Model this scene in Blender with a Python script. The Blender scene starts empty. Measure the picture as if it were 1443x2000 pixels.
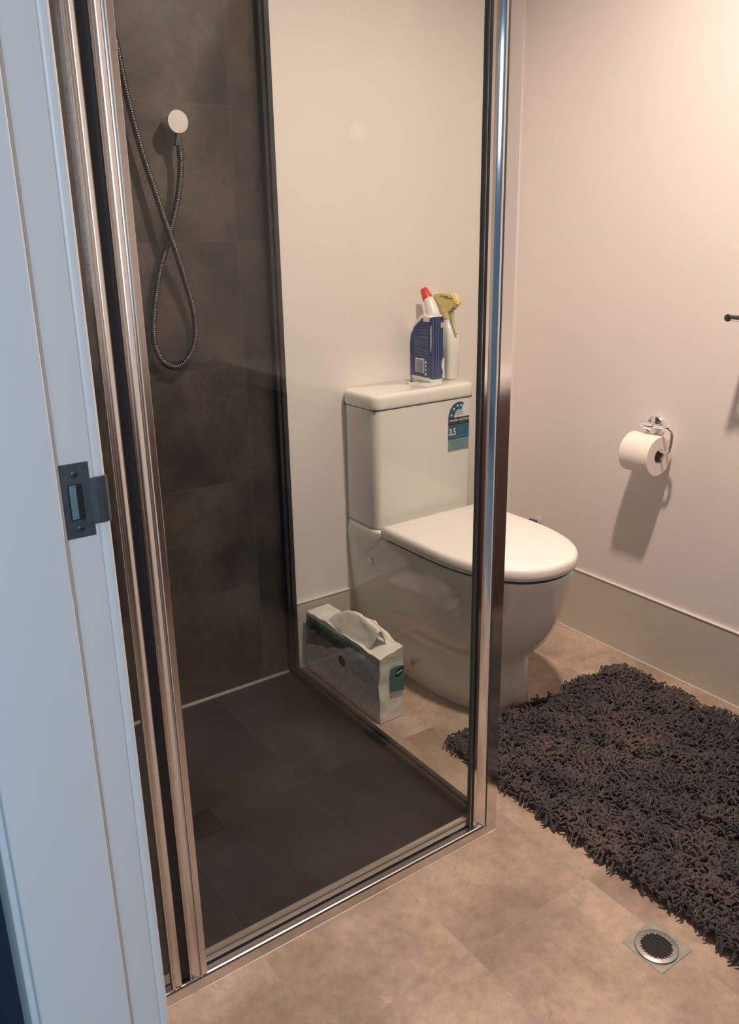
import bpy, bmesh, math, random
import numpy as np
from mathutils import Vector, Matrix
random.seed(4); rng = np.random.default_rng(4)
S = bpy.context.scene
COL = S.collection

# ------------------------------------------------------------------ camera
CX, CY, CZ = -1.0917, -1.9985, 1.2661
YAW, PITCH, ROLL, FPX = -0.5992, -0.3086, -0.0198, 1623.06
cd = bpy.data.cameras.new('camera'); cam = bpy.data.objects.new('camera', cd); COL.objects.link(cam)
S.camera = cam
cy_, sy_ = math.cos(YAW), math.sin(YAW)
fw = Vector((-sy_*math.cos(PITCH), cy_*math.cos(PITCH), math.sin(PITCH)))
rt = Vector((cy_, sy_, 0)); up = rt.cross(fw)
cr, sr = math.cos(ROLL), math.sin(ROLL)
r2 = cr*rt + sr*up; u2 = -sr*rt + cr*up
m = Matrix((r2, u2, -fw)).transposed().to_4x4(); m.translation = (CX, CY, CZ)
cam.matrix_world = m
cd.sensor_fit = 'VERTICAL'; cd.sensor_height = 36; cd.lens = FPX*36/2000
cd.shift_x = 10.6/2000; cd.shift_y = -25.7/2000
cd.clip_start = 0.01

# ------------------------------------------------------------------ world, lights, exposure
S.view_settings.view_transform = 'Standard'; S.view_settings.look = 'None'
S.view_settings.gamma = 1.0; S.view_settings.exposure = 0.0
S.view_settings.use_curve_mapping = False
S.cycles.transparent_max_bounces = 24
S.cycles.max_bounces = 12; S.cycles.diffuse_bounces = 6; S.cycles.glossy_bounces = 6
w = bpy.data.worlds.new('world'); S.world = w; w.use_nodes = True
bg = w.node_tree.nodes['Background']; bg.inputs[0].default_value = (0.34, 0.56, 0.82, 1); bg.inputs[1].default_value = 0.24
LX, LY, LZ = 0.165, -1.03, 2.385
ld = bpy.data.lights.new('ceiling_lamp', 'AREA'); ld.shape = 'DISK'; ld.size = 0.09
ld.energy = 28; ld.color = (1.0, 0.795, 0.655); ld.spread = math.radians(147)
lamp = bpy.data.objects.new('ceiling_lamp', ld); COL.objects.link(lamp); lamp.location = (LX, LY, LZ)
# daylight of the hallway window behind the camera
hd = bpy.data.lights.new('hall_window_light', 'AREA'); hd.shape = 'RECTANGLE'; hd.size = 0.8; hd.size_y = 1.2
hd.energy = 34; hd.color = (0.60, 0.80, 1.0)
hall = bpy.data.objects.new('hall_window_light', hd); COL.objects.link(hall)
hall.location = (-1.75, -3.75, 1.6)
hall.rotation_euler = (Vector((-0.95, -1.32, 1.0)) - Vector(hall.location)).to_track_quat('-Z', 'Y').to_euler()

h2 = bpy.data.lights.new('hall_highlight_window', 'AREA'); h2.shape = 'RECTANGLE'; h2.size = 0.45; h2.size_y = 0.55  # extra lamp added to put a white highlight on the corner post
h2.energy = 3.5; h2.color = (0.75, 0.88, 1.0)
hall2 = bpy.data.objects.new('hall_highlight_window', h2); COL.objects.link(hall2)
hall2.location = (-2.75, -3.45, 1.98)
hall2.rotation_euler = (Vector((-0.05, -0.89, 1.5)) - Vector(hall2.location)).to_track_quat('-Z', 'Y').to_euler()

# ------------------------------------------------------------------ node helpers
class NT:
    def __init__(s, name):
        s.m = bpy.data.materials.new(name); s.m.use_nodes = True
        s.t = s.m.node_tree; s.n = s.t.nodes; s.l = s.t.links
        s.b = s.n['Principled BSDF']; s.out = s.n['Material Output']
    def node(s, typ, **k):
        n = s.n.new(typ)
        for a, v in k.items(): setattr(n, a, v)
        return n
    def put(s, sock, v):
        if hasattr(v, 'links') or isinstance(v, bpy.types.NodeSocket): s.l.new(v, sock)
        elif isinstance(v, (tuple, list)): sock.default_value = (*v, 1) if len(v) == 3 and sock.type == 'RGBA' else v
        else: sock.default_value = v
    def math(s, op, a, b=0.0, c=None):
        n = s.node('ShaderNodeMath', operation=op); s.put(n.inputs[0], a); s.put(n.inputs[1], b)
        if c is not None: s.put(n.inputs[2], c)
        return n.outputs[0]
    def pos(s):
        g = s.node('ShaderNodeNewGeometry'); x = s.node('ShaderNodeSeparateXYZ'); s.l.new(g.outputs['Position'], x.inputs[0])
        return g.outputs['Position'], x.outputs[0], x.outputs[1], x.outputs[2]
    def noise(s, scale, detail=4, vec=None, rough=.5, w=None):
        n = s.node('ShaderNodeTexNoise'); n.inputs['Scale'].default_value = scale; n.inputs['Detail'].default_value = detail
        n.inputs['Roughness'].default_value = rough
        if vec is None: vec = s.pos()[0]
        s.l.new(vec, n.inputs['Vector']); return n.outputs[0]
    def ramp(s, f, stops):
        n = s.node('ShaderNodeValToRGB'); s.l.new(f, n.inputs[0]); e = n.color_ramp.elements
        e[0].position, e[0].color = stops[0][0], (*stops[0][1], 1)
        e[1].position, e[1].color = stops[-1][0], (*stops[-1][1], 1)
        for p, c in stops[1:-1]:
            q = e.new(p); q.color = (*c, 1)
        return n.outputs[0]
    def mix(s, f, a, b, mode='MIX'):
        n = s.node('ShaderNodeMix', data_type='RGBA', blend_type=mode)
        s.put(n.inputs[0], f); s.put(n.inputs[6], a); s.put(n.inputs[7], b); return n.outputs[2]
    def bump(s, h, strength=.2, dist=.002):
        n = s.node('ShaderNodeBump'); n.inputs['Strength'].default_value = strength; n.inputs['Distance'].default_value = dist
        s.l.new(h, n.inputs['Height']); s.l.new(n.outputs[0], s.b.inputs['Normal'])
    def set(s, **k):
        for a, v in k.items(): s.put(s.b.inputs[a.replace('_', ' ')], v)
        return s.m

def plain(name, col, rough=.5, metal=0., var=.04, scale=20, bump=0, coat=0, spec=.5):
    t = NT(name); n = t.noise(scale)
    a = tuple(max(0, c*(1-var)) for c in col); b = tuple(min(1, c*(1+var)) for c in col)
    c = t.ramp(n, [(.3, a), (.7, b)])
    t.set(Base_Color=c, Roughness=rough, Metallic=metal, Coat_Weight=coat)
    t.b.inputs['Specular IOR Level'].default_value = spec
    if bump: t.bump(n, bump)
    return t.m

def tile_mat(name, ax, ay, x0, px, y0, py, grout=(.34, .28, .235), dark=(.30, .225, .175), light=(.52, .405, .325), gw=.0024, rough=.42):
    t = NT(name); P, *xyz = t.pos(); X, Y = xyz[ax], xyz[ay]
    u = t.math('DIVIDE', t.math('SUBTRACT', X, x0), px); v = t.math('DIVIDE', t.math('SUBTRACT', Y, y0), py)
    fu, fv = t.math('FRACT', u), t.math('FRACT', v)
    du = t.math('MULTIPLY', t.math('SUBTRACT', .5, t.math('ABSOLUTE', t.math('SUBTRACT', fu, .5))), px)
    dv = t.math('MULTIPLY', t.math('SUBTRACT', .5, t.math('ABSOLUTE', t.math('SUBTRACT', fv, .5))), py)
    g = t.math('LESS_THAN', t.math('MINIMUM', du, dv), gw/2)
    cb = t.node('ShaderNodeCombineXYZ'); t.l.new(t.math('FLOOR', u), cb.inputs[0]); t.l.new(t.math('FLOOR', v), cb.inputs[1])
    wn = t.node('ShaderNodeTexWhiteNoise'); t.l.new(cb.outputs[0], wn.inputs['Vector'])
    off = t.node('ShaderNodeVectorMath', operation='SCALE'); t.l.new(wn.outputs['Color'], off.inputs[0]); off.inputs['Scale'].default_value = 7.
    ad = t.node('ShaderNodeVectorMath', operation='ADD'); t.l.new(P, ad.inputs[0]); t.l.new(off.outputs[0], ad.inputs[1])
    cloud = t.noise(4.5, 5, ad.outputs[0], .55); fine = t.noise(45, 6, ad.outputs[0], .7); speck = t.noise(160, 3, ad.outputs[0], .6)
    c = t.ramp(cloud, [(.36, dark), (.64, light)])
    c = t.mix(.7, c, t.ramp(fine, [(.3, (.36, .36, .36)), (.72, (.62, .60, .57))]), 'OVERLAY')
    c = t.mix(t.math('MULTIPLY', t.math('LESS_THAN', speck, .30), .5), c, tuple(d*.45 for d in dark))
    # hairline veins
    vn = t.node('ShaderNodeTexVoronoi', feature='DISTANCE_TO_EDGE'); vn.inputs['Scale'].default_value = 2.3
    wob = t.node('ShaderNodeVectorMath', operation='ADD'); t.l.new(ad.outputs[0], wob.inputs[0])
    wn2 = t.node('ShaderNodeTexNoise'); wn2.inputs['Scale'].default_value = 7; wn2.inputs['Detail'].default_value = 6; t.l.new(ad.outputs[0], wn2.inputs['Vector'])
    sc2 = t.node('ShaderNodeVectorMath', operation='SCALE'); t.l.new(wn2.outputs['Color'], sc2.inputs[0]); sc2.inputs['Scale'].default_value = .35
    t.l.new(sc2.outputs[0], wob.inputs[1]); t.l.new(wob.outputs[0], vn.inputs['Vector'])
    vm = t.math('MULTIPLY', t.math('LESS_THAN', vn.outputs[0], .0035), t.math('GREATER_THAN', cloud, .5))
    c = t.mix(t.math('MULTIPLY', vm, .3), c, tuple(d*.5 for d in dark))
    val = t.math('MULTIPLY_ADD', wn.outputs['Value'], .12, .94)
    hs = t.node('ShaderNodeHueSaturation'); t.l.new(c, hs.inputs['Color']); t.l.new(val, hs.inputs['Value'])
    c = t.mix(t.math('MULTIPLY', g, .55), hs.outputs[0], grout)
    t.set(Base_Color=c, Roughness=t.math('MULTIPLY_ADD', fine, .2, rough-.1))
    t.bump(t.math('SUBTRACT', t.math('MULTIPLY', fine, .3), g), .25, .0015)
    return t.m

def glass_mat(name, tint=(.965, .975, .965)):
    t = NT(name); t.n.remove(t.b)
    g = t.node('ShaderNodeNewGeometry'); d = t.node('ShaderNodeVectorMath', operation='DOT_PRODUCT')
    t.l.new(g.outputs['Incoming'], d.inputs[0]); t.l.new(g.outputs['Normal'], d.inputs[1])
    om = t.math('SUBTRACT', 1., t.math('ABSOLUTE', d.outputs['Value']))
    F = t.math('MULTIPLY_ADD', t.math('POWER', om, 5.), .964, .036)
    tr = t.node('ShaderNodeBsdfTransparent'); tr.inputs[0].default_value = (*tint, 1)
    gl = t.node('ShaderNodeBsdfGlossy'); gl.inputs['Roughness'].default_value = 0.015
    sm = t.noise(3.0, 4)
    mx = t.node('ShaderNodeMixShader'); t.l.new(F, mx.inputs[0]); t.l.new(tr.outputs[0], mx.inputs[1]); t.l.new(gl.outputs[0], mx.inputs[2])
    t.l.new(mx.outputs[0], t.out.inputs[0]); return t.m

M = {}
M['paint'] = plain('wall_paint', (.80, .755, .73), .55, var=.012, scale=3)
M['ceil'] = plain('ceiling_paint', (.82, .81, .79), .7, var=.01)
M['jamb'] = plain('white_gloss_paint', (.74, .75, .755), .32, var=.015, scale=5)
M['floor'] = tile_mat('beige_floor_tile', 0, 1, -.2638, .3147, -.4905, .6145)
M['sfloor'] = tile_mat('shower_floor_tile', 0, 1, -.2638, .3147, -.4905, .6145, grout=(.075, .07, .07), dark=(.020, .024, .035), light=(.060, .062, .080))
M['swall'] = tile_mat('shower_wall_tile', 0, 2, -.1, .6290, .0045, .3125, grout=(.115, .103, .094), dark=(.042, .040, .042), light=(.122, .104, .089))
M['swallw'] = tile_mat('shower_side_tile', 1, 2, 0., .6290, .0045, .3125, grout=(.115, .103, .094), dark=(.042, .040, .042), light=(.122, .104, .089))
M['skirt'] = plain('skirting_tile', (.60, .56, .49), .35, var=.03, scale=9)
M['silicone'] = plain('silicone_bead', (.74, .70, .64), .45, var=.05, scale=60)
M['navy'] = plain('hall_paint', (.010, .040, .075), .6, var=.1, scale=4)  # even dark navy for the hall wall face
M['hallfloor'] = plain('hall_carpet', (.22, .24, .27), .9, var=.2, scale=90)
M['porc'] = plain('white_porcelain', (.80, .785, .755), .12, var=.01, scale=4, coat=.35)
M['seatp'] = plain('white_seat_plastic', (.86, .82, .785), .24, var=.01, scale=4)
M['chrome'] = plain('chrome', (.86, .87, .88), .09, 1., var=.02, scale=8)
M['satin'] = plain('satin_aluminium', (.70, .69, .68), .24, 1., var=.012, scale=3)
M['mirrorish'] = plain('bright_anodised_aluminium', (.80, .785, .775), .11, 1., var=.012, scale=3)
M['darkal'] = plain('dark_anodised_channel', (.06, .062, .07), .4, .6, var=.1)
M['seal'] = plain('grey_rubber_seal', (.11, .115, .125), .4, var=.1)
M['black'] = plain('black_rubber', (.012, .013, .018), .5, var=.2)  # rubber parts, and the painted shade in the stile gap
M['strike'] = plain('brushed_steel_plate', (.13, .165, .20), .38, .85, var=.12, scale=120)
M['screw'] = plain('steel_screw', (.10, .12, .14), .35, .8)
M['hose'] = plain('hose_chrome', (.15, .148, .155), .30, 1., var=.15, scale=300)
M['outlet'] = plain('satin_chrome_cap', (.93, .90, .85), .33, .75, var=.03)
M['paper'] = plain('toilet_paper', (.86, .80, .74), .9, var=.03, scale=120, bump=.2)
M['core'] = plain('cardboard_core', (.30, .25, .22), .85, var=.1)
M['hole'] = plain('black_drain_hole', (.004, .005, .008), .6, var=.2)
M['steel'] = plain('brushed_steel', (.40, .395, .37), .38, .75, var=.12, scale=60)
M['dsteel'] = plain('dark_bronze_grate', (.006, .007, .010), .5, .2, var=.2, scale=60)
M['blue'] = plain('navy_label', (.001, .030, .150), .5, var=.08, scale=40, spec=.2)
M['bwhite'] = plain('white_bottle_plastic', (.82, .81, .76), .3, var=.02)
M['red'] = plain('red_cap_plastic', (.62, .035, .03), .35, var=.06)
M['yellow'] = plain('yellow_trigger_plastic', (.80, .66, .22), .4, var=.05)
M['trig'] = plain('olive_trigger_plastic', (.52, .49, .33), .4, var=.05)
M['print'] = plain('white_print', (.72, .73, .74), .4, var=.05)
M['bprint'] = plain('pale_blue_print', (.16, .21, .34), .5, var=.1)
M['dprint'] = plain('dark_print', (.03, .035, .05), .5, var=.1)  # dark print, and the painted gap shade on the toilet
M['glass'] = glass_mat('clear_glass')
M['gedge'] = plain('green_glass_edge', (.10, .16, .14), .2, var=.1)
M['tissue'] = plain('tissue_paper', (.86, .81, .76), .85, var=.03, scale=30, bump=.3)
M['wood'] = None
t = NT('dark_walnut'); P, X, Y, Z = t.pos()
mp = t.node('ShaderNodeMapping'); mp.inputs['Scale'].default_value = (12, 1.2, 30); t.l.new(P, mp.inputs[0])
t.set(Base_Color=t.ramp(t.noise(3, 6, mp.outputs[0]), [(.3, (.055, .026, .020)), (.7, (.12, .06, .045))]), Roughness=.45); M['wood'] = t.m
M['white_gloss'] = plain('white_ceramic_top', (.85, .84, .82), .15, var=.01)
M['mirror'] = plain('mirror_silver', (.9, .9, .9), .02, 1., var=.005)
t = NT('lamp_diffuser'); t.set(Base_Color=(.9, .9, .9), Emission_Color=(1., .82, .62), Emission_Strength=6.); M['lampdif'] = t.m
# rug pile
t = NT('charcoal_shag_pile'); P, *_ = t.pos()
c = t.ramp(t.noise(7, 4, P), [(.35, (.028, .024, .031)), (.5, (.050, .040, .043)), (.68, (.088, .062, .056))])
c = t.mix(.35, c, t.ramp(t.noise(220, 2, P), [(.35, (.35, .35, .35)), (.65, (.65, .65, .65))]), 'OVERLAY')
t.set(Base_Color=c, Roughness=.85); t.b.inputs['Sheen Weight'].default_value = .3; M['rug'] = t.m
# tissue pack plastic film
t = NT('printed_plastic_film'); P, X, Y, Z = t.pos()
zb = t.math('MULTIPLY_ADD', Y, -.36, .075)              # the green print runs down to this height along the pack
gz = t.math('ADD', t.math('SUBTRACT', Z, zb), t.math('MULTIPLY_ADD', t.noise(16, 3, P), .05, -.025))
grn = t.math('MULTIPLY', t.math('GREATER_THAN', gz, 0.), t.math('LESS_THAN', Z, .186))
grn = t.math('MULTIPLY', grn, t.math('GREATER_THAN', Y, -.345))
grn = t.math('MULTIPLY', grn, t.math('LESS_THAN', X, .052))
c = t.mix(grn, (.74, .74, .70), (.10, .17, .15))
gl2 = t.math('MULTIPLY', t.math('GREATER_THAN', Z, .172), t.math('LESS_THAN', Z, .192))
c = t.mix(t.math('MULTIPLY', gl2, .45), c, (.42, .52, .38))
st = t.math('MULTIPLY', t.math('GREATER_THAN', t.noise(60, 2, P), .56), t.math('LESS_THAN', gz, -.01))
st = t.math('MULTIPLY', st, t.math('LESS_THAN', X, .05))
c = t.mix(t.math('MULTIPLY', st, .25), c, (.3, .33, .36))
t.set(Base_Color=c, Roughness=.33); t.bump(t.noise(38, 5, P), .5, .006); M['film'] = t.m
M['green'] = plain('dark_green_print', (.07, .17, .14), .35, var=.15)
M['st_light'] = plain('pale_teal_print', (.20, .30, .32), .4, var=.05)
M['st_teal'] = plain('teal_print', (.015, .12, .20), .4, var=.08)
M['st_black'] = plain('black_print', (.012, .010, .018), .4, var=.1)
M['st_arc'] = plain('blue_print', (.015, .10, .19), .4, var=.08)

# ------------------------------------------------------------------ mesh helpers
ORG = {}
def obj(name, bm, mat, parent=None, org=None, smooth=False, auto=None):
    """bm in world coordinates; mats may be a list (faces carry indices)"""
    o = Vector(ORG[parent.name]) if parent is not None else Vector(org or (0, 0, 0))
    bmesh.ops.recalc_face_normals(bm, faces=bm.faces)
    bmesh.ops.translate(bm, vec=-o, verts=bm.verts)
    me = bpy.data.meshes.new(name); bm.to_mesh(me); bm.free()
    for mm in (mat if isinstance(mat, list) else [mat]): me.materials.append(mm)
    if smooth:
        for p in me.polygons: p.use_smooth = True
        if auto is None: auto = 40
        me.set_sharp_from_angle(angle=math.radians(auto))
    ob = bpy.data.objects.new(name, me); COL.objects.link(ob)
    if parent is not None: ob.parent = parent
    else: ob.location = o
    ORG[ob.name] = tuple(o)
    return ob
def thing(name, label, cat, org, group=None):
    o = bpy.data.objects.new(name, None); COL.objects.link(o); o.location = org; o.empty_display_size = .05
    o['label'] = label; o['category'] = cat
    if group: o['group'] = group
    ORG[o.name] = tuple(org); return o
def tag(o, label, cat, group=None):
    o['label'] = label; o['category'] = cat
    if group: o['group'] = group
    return o
def structure(name, bm, mat, **k):
    o = obj(name, bm, mat, **k); o['kind'] = 'structure'; return o
def box(bm, x0, x1, y0, y1, z0, z1, bev=0, seg=2, mi=0, edges=None):
    r = bmesh.ops.create_cube(bm, size=1); vs = r['verts']
    for v in vs:
        v.co = Vector((x0 if v.co.x < 0 else x1, y0 if v.co.y < 0 else y1, z0 if v.co.z < 0 else z1))
    fs = {f for v in vs for f in v.link_faces}
    for f in fs: f.material_index = mi
    if bev:
        es = list({e for v in vs for e in v.link_edges})
        if edges: es = [e for e in es if edges(e)]
        bmesh.ops.bevel(bm, geom=es, offset=bev, segments=seg, affect='EDGES', profile=.5)
    return bm
def BM(): return bmesh.new()
def B(*a, **k): return box(BM(), *a, **k)
def prism(bm, pts, a0, a1, axis='z', mi=0):
    """closed 2-D outline extruded between a0 and a1 along axis"""
    def mk(p, a):
        return {'z': (p[0], p[1], a), 'x': (a, p[0], p[1]), 'y': (p[0], a, p[1])}[axis]
    v0 = [bm.verts.new(mk(p, a0)) for p in pts]; v1 = [bm.verts.new(mk(p, a1)) for p in pts]
    n = len(pts)
    f = [bm.faces.new(v0[::-1]), bm.faces.new(v1)] + [bm.faces.new((v0[i], v0[(i+1) % n], v1[(i+1) % n], v1[i])) for i in range(n)]
    for q in f: q.material_index = mi
    return bm
def loft(bm, rings, cap0=True, cap1=True, mi=0):
    vr = [[bm.verts.new(p) for p in r] for r in rings]; n = len(rings[0])
    for a, b in zip(vr[:-1], vr[1:]):
        for i in range(n):
            f = bm.faces.new((a[i], a[(i+1) % n], b[(i+1) % n], b[i])); f.material_index = mi
    if cap0: bm.faces.new(vr[0][::-1]).material_index = mi
    if cap1: bm.faces.new(vr[-1]).material_index = mi
    return bm
def frame_dir(d):
    d = d.normalized(); a = Vector((0, 0, 1)) if abs(d.z) < .9 else Vector((1, 0, 0))
    u = d.cross(a).normalized(); return u, d.cross(u).normalized()
def tube(bm, pts, rad, n=10, caps=True):
    pts = [Vector(p) for p in pts]
    if not hasattr(rad, '__len__'): rad = [rad]*len(pts)
    rings = []; u = None
    for i, p in enumerate(pts):
        d = (pts[min(i+1, len(pts)-1)] - pts[max(i-1, 0)]).normalized()
        if u is None: u, _ = frame_dir(d)
        else: u = (u - d*u.dot(d)).normalized()
        v = d.cross(u)
        rings.append([p + rad[i]*(math.cos(2*math.pi*k/n)*u + math.sin(2*math.pi*k/n)*v) for k in range(n)])
    return loft(bm, rings, caps, caps)
def spline(pts, n=12):
    P = [Vector(p) for p in pts]; P = [2*P[0]-P[1]] + P + [2*P[-1]-P[-2]]; out = []
    for i in range(1, len(P)-2):
        a, b, c, d = P[i-1:i+3]
        for k in range(n):
            t = k/n
            out.append(.5*((2*b) + (c-a)*t + (2*a-5*b+4*c-d)*t*t + (3*b-a-3*c+d)*t**3))
    return out + [P[-2]]
def disc(bm, c, nrm, r, h, n=32, bev=0):
    c = Vector(c); nrm = Vector(nrm).normalized()
    if bev: tube(bm, [c, c+nrm*(h-bev), c+nrm*(h-bev*.3), c+nrm*h], [r, r, r-bev*.35, r-bev], n)
    else: tube(bm, [c, c+nrm*h], [r, r], n)
    return bm
def rrect(x0, x1, y0, y1, r, n=6):
    o = []
    for cx, cy, a0 in ((x1-r, y1-r, 0), (x0+r, y1-r, 90), (x0+r, y0+r, 180), (x1-r, y0+r, 270)):
        for k in range(n+1):
            a = math.radians(a0 + 90*k/n); o.append((cx+r*math.cos(a), cy+r*math.sin(a)))
    return o
def text_bm(s, size, org, ux, uy, depth=.0003, bold=0.0, bm=None, align='LEFT', sx=1.0):
    cu = bpy.data.curves.new('t', 'FONT'); cu.body = s; cu.size = size; cu.extrude = depth; cu.offset = bold; cu.align_x = align
    to = bpy.data.objects.new('t', cu); COL.objects.link(to)
    me = bpy.data.meshes.new_from_object(to.evaluated_get(bpy.context.evaluated_depsgraph_get()))
    bpy.data.objects.remove(to); bpy.data.curves.remove(cu)
    bm = bm or BM(); n0 = len(bm.verts); bm.from_mesh(me); bpy.data.meshes.remove(me); bm.verts.ensure_lookup_table()
    ux, uy = Vector(ux), Vector(uy); uz = ux.cross(uy); og = Vector(org)
    for v in bm.verts[n0:]: v.co = og + ux*v.co.x*sx + uy*v.co.y + uz*v.co.z
    return bm

XR = .8868; CH = 2.42; YS = -2.72; XW = -.902; JY = -1.3223; JX0 = -1.0145
# ================================================================== ROOM SHELL
structure('floor', B(XW-.12, XR, YS, -.888, -.06, 0), M['floor'])
structure('floor_toilet_side', B(.0, XR, -.888, 0, -.06, 0), M['floor'])
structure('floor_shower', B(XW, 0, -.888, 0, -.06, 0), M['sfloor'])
structure('floor_hall', B(-3.4, XW-.12, -4.4, 0, -.07, -.01), M['hallfloor'])
structure('wall_back', B(.011, XR+.1, 0, .1, 0, CH), M['paint'])
structure('wall_shower_back', B(XW-.1, .011, 0, .1, 0, CH), M['swall'])
structure('wall_right', B(XR, XR+.1, YS-.1, 0, 0, CH), M['paint'])
structure('wall_front', B(XW-.1, XR, YS-.1, YS, 0, CH), M['paint'])
structure('ceiling', B(XW-.12, XR+.1, YS-.1, .1, CH, CH+.08), M['ceil'])
structure('wall_shower_left', B(XW-.012, XW+.012, -.886, 0, 0, CH), M['swallw'])
# left wall with the doorway
wl = B(JX0, XW-.012, JY+.025, .0, 0, CH); box(wl, XW-.012, XW, JY+.025, -.886, 0, CH)
box(wl, JX0, XW, YS, -2.17, 0, CH); box(wl, JX0, XW, -2.17, JY+.025, 2.07, CH)
structure('wall_left', wl, M['paint'])
# the dark hall wall is the outer face of that wall
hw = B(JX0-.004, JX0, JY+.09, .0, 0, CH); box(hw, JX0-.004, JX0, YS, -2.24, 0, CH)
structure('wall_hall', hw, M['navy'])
# silicone line and skirting
def skirting(name, x0, x1, y0, y1, top):
    o = structure(name, B(x0, x1, y0, y1, 0.0, .213), M['skirt']); return o
skirting('baseboard_back', .0125, XR-.006, -.006, 0, None)
skirting('baseboard_right', XR-.006, XR, -1.60, 0, None)
def bead(name, bm): return structure(name, bm, M['silicone'])
b_ = B(.0125, XR, -.0085, 0, .213, .2185, bev=.002); box(b_, .0125, XR-.005, -.0085, -.005, 0, .0035); bead('trim_1', b_)
b_ = B(XR-.0085, XR, -1.60, 0, .213, .2185, bev=.002); box(b_, XR-.0085, XR-.005, -1.60, 0, 0, .0035); bead('trim_2', b_)
bead('trim_3', B(XW+.012, -.004, -.006, 0, 0, .006))
structure('trim_4', B(-.885, .003, -.8902, -.888, 0, .0015, bev=.0005), M['skirt'])

# ------------------------------------------------------------------ door jamb with strike plate
dj = thing('door_frame', 'white painted door frame upright at the left edge of the photo, lit blue', 'door frame', (-.95, JY, 0))
bm = B(JX0, -.902, JY, JY+.025, 0, 2.05, bev=.0012)
box(bm, JX0, -.902, -2.17, -2.145, 0, 2.05, bev=.001); box(bm, JX0, -.902, -2.17, JY+.025, 2.045, 2.07)
obj('jamb_board', bm, M['jamb'], dj, smooth=True)
bm = B(JX0, -.9335, JY-.012, JY+.002, 0, 2.045, bev=.0028, seg=4)
box(bm, JX0, -.9335, -2.147, -2.133, 0, 2.045, bev=.002)
obj('door_stop', bm, M['jamb'], dj, smooth=True)
M['sealstrip'] = plain('beige_door_seal', (.50, .475, .43), .6)
obj('seal_strip', B(-.9337, -.9305, JY-.006, JY+.001, 0, 2.045, bev=.001), M['sealstrip'], dj)
bm = B(-.9018, -.8905, JY+.0035, JY+.070, 0, 2.11, bev=.004, seg=4)
box(bm, -.9018, -.8905, -2.215, -2.150, 0, 2.11, bev=.004)
obj('architrave', bm, M['jamb'], dj, smooth=True)
bm = B(JX0-.0058, JX0+.0005, JY+.004, JY+.072, 0, 2.11, bev=.002, seg=3)
box(bm, JX0-.0058, JX0+.0005, -2.215, -2.150, 0, 2.11, bev=.002)
obj('hall_architrave', bm, M['jamb'], dj, smooth=True)

sp = thing('strike_plate', 'dark steel strike plate with two screws let into the white door frame', 'strike plate', (-.918, JY, 1.06))
yP = JY-.0012
bm = BM()
# plate outline in x,z: body, lip to the right, window cut out as four strips
x0, x1, z0, z1 = -.9305, -.9055, 1.028, 1.092
wx0, wx1, wz0, wz1 = -.9245, -.9125, 1.0435, 1.0745
for a in ((x0, wx0, z0, z1), (wx1, x1, z0, z1), (wx0, wx1, z0, wz0), (wx0, wx1, wz1, z1)):
    box(bm, a[0], a[1], yP, JY+.0002, a[2], a[3])
bmesh.ops.remove_doubles(bm, verts=bm.verts, dist=1e-6)
obj('plate', bm, M['strike'], sp)
bm = BM()
prof = [(-.9060, JY-.0012), (-.901, JY-.0016), (-.8965, JY-.0016), (-.8925, JY-.0002), (-.8895, JY+.0035)]
outer = prof + [(p[0]-.0003, p[1]+.0013) for p in prof[::-1]]
prism(bm, outer, 1.0375, 1.0775, 'z'); obj('lip', bm, M['strike'], sp)
bm = BM(); box(bm, wx0, wx1, JY-.0003, JY+.0012, wz0, wz1); obj('latch_hole', bm, M['hole'], sp)
t_ = plain('raw_timber', (.12, .19, .22), .7, var=.3, scale=60)
obj('mortise', B(wx0+.0015, wx1-.005, JY-.0007, JY+.0003, wz0+.0008, wz1-.0008), t_, sp)
for zc in (1.083, 1.036):
    bm = BM(); disc(bm, (-.9175, yP, zc), (0, -1, 0), .0033, .0007, 24, bev=.0005)
    s_ = obj('screw', bm, M['screw'], sp, smooth=True)
    bm = BM(); disc(bm, (-.9175, yP-.0007, zc), (0, -1, 0), .0012, .0001, 6); obj('screw_socket', bm, M['hole'], s_)

# ================================================================== SHOWER ENCLOSURE
YF = -.888; HT = 1.98
en = thing('shower_enclosure', 'chrome framed glass shower enclosure standing on the tiled floor', 'shower screen', (-.44, YF, 0))
# sill rail: stepped profile in y,z extruded along x
prof = [(YF-.0008, 0), (YF-.0008, .024), (YF+.001, .0275), (YF+.003, .0285), (YF+.0165, .0275), (YF+.0170, .018), (YF+.0215, .018), (YF+.022, .026), (YF+.042, .026), (YF+.045, .02), (YF+.045, 0)]
obj('sill_rail', prism(BM(), prof, -.888, -.0238, 'x'), M['satin'], en, smooth=True, auto=20)
obj('header_rail', B(-.888, .003, YF, YF+.045, HT-.04, HT, bev=.003), M['satin'], en)
# corner post, profile in x,y with a concave bright face
def arc(x0, x1, y, sag, n=10):
    return [(x0+(x1-x0)*k/n, y + sag*(1-(2*k/n-1)**2)) for k in range(n+1)]
fac = [(-.0462+.0127*k/6, YF+.012-.012*k/6 + .0009*(1-(2*k/6-1)**2)) for k in range(7)]
pp = [(-.0552, YF+.020), (-.0552, YF+.012), (-.0470, YF+.012)] + fac + [(-.0330, YF-.001), (-.0318, YF-.001), (-.0312, YF)] + arc(-.0300, -.0262, YF, .002, 4) + [(-.0245, YF+.0), (.0022, YF), (.0030, YF+.001), (.0030, YF+.034), (-.0245, YF+.034), (-.0245, YF+.024), (-.050, YF+.024)]
obj('corner_post', prism(BM(), pp, .0, HT, 'z'), M['mirrorish'], en, smooth=True, auto=18)
bm = B(-.0300, -.0290, YF-.0012, YF, .028, HT); obj('post_bead', bm, M['seal'], en)
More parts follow.
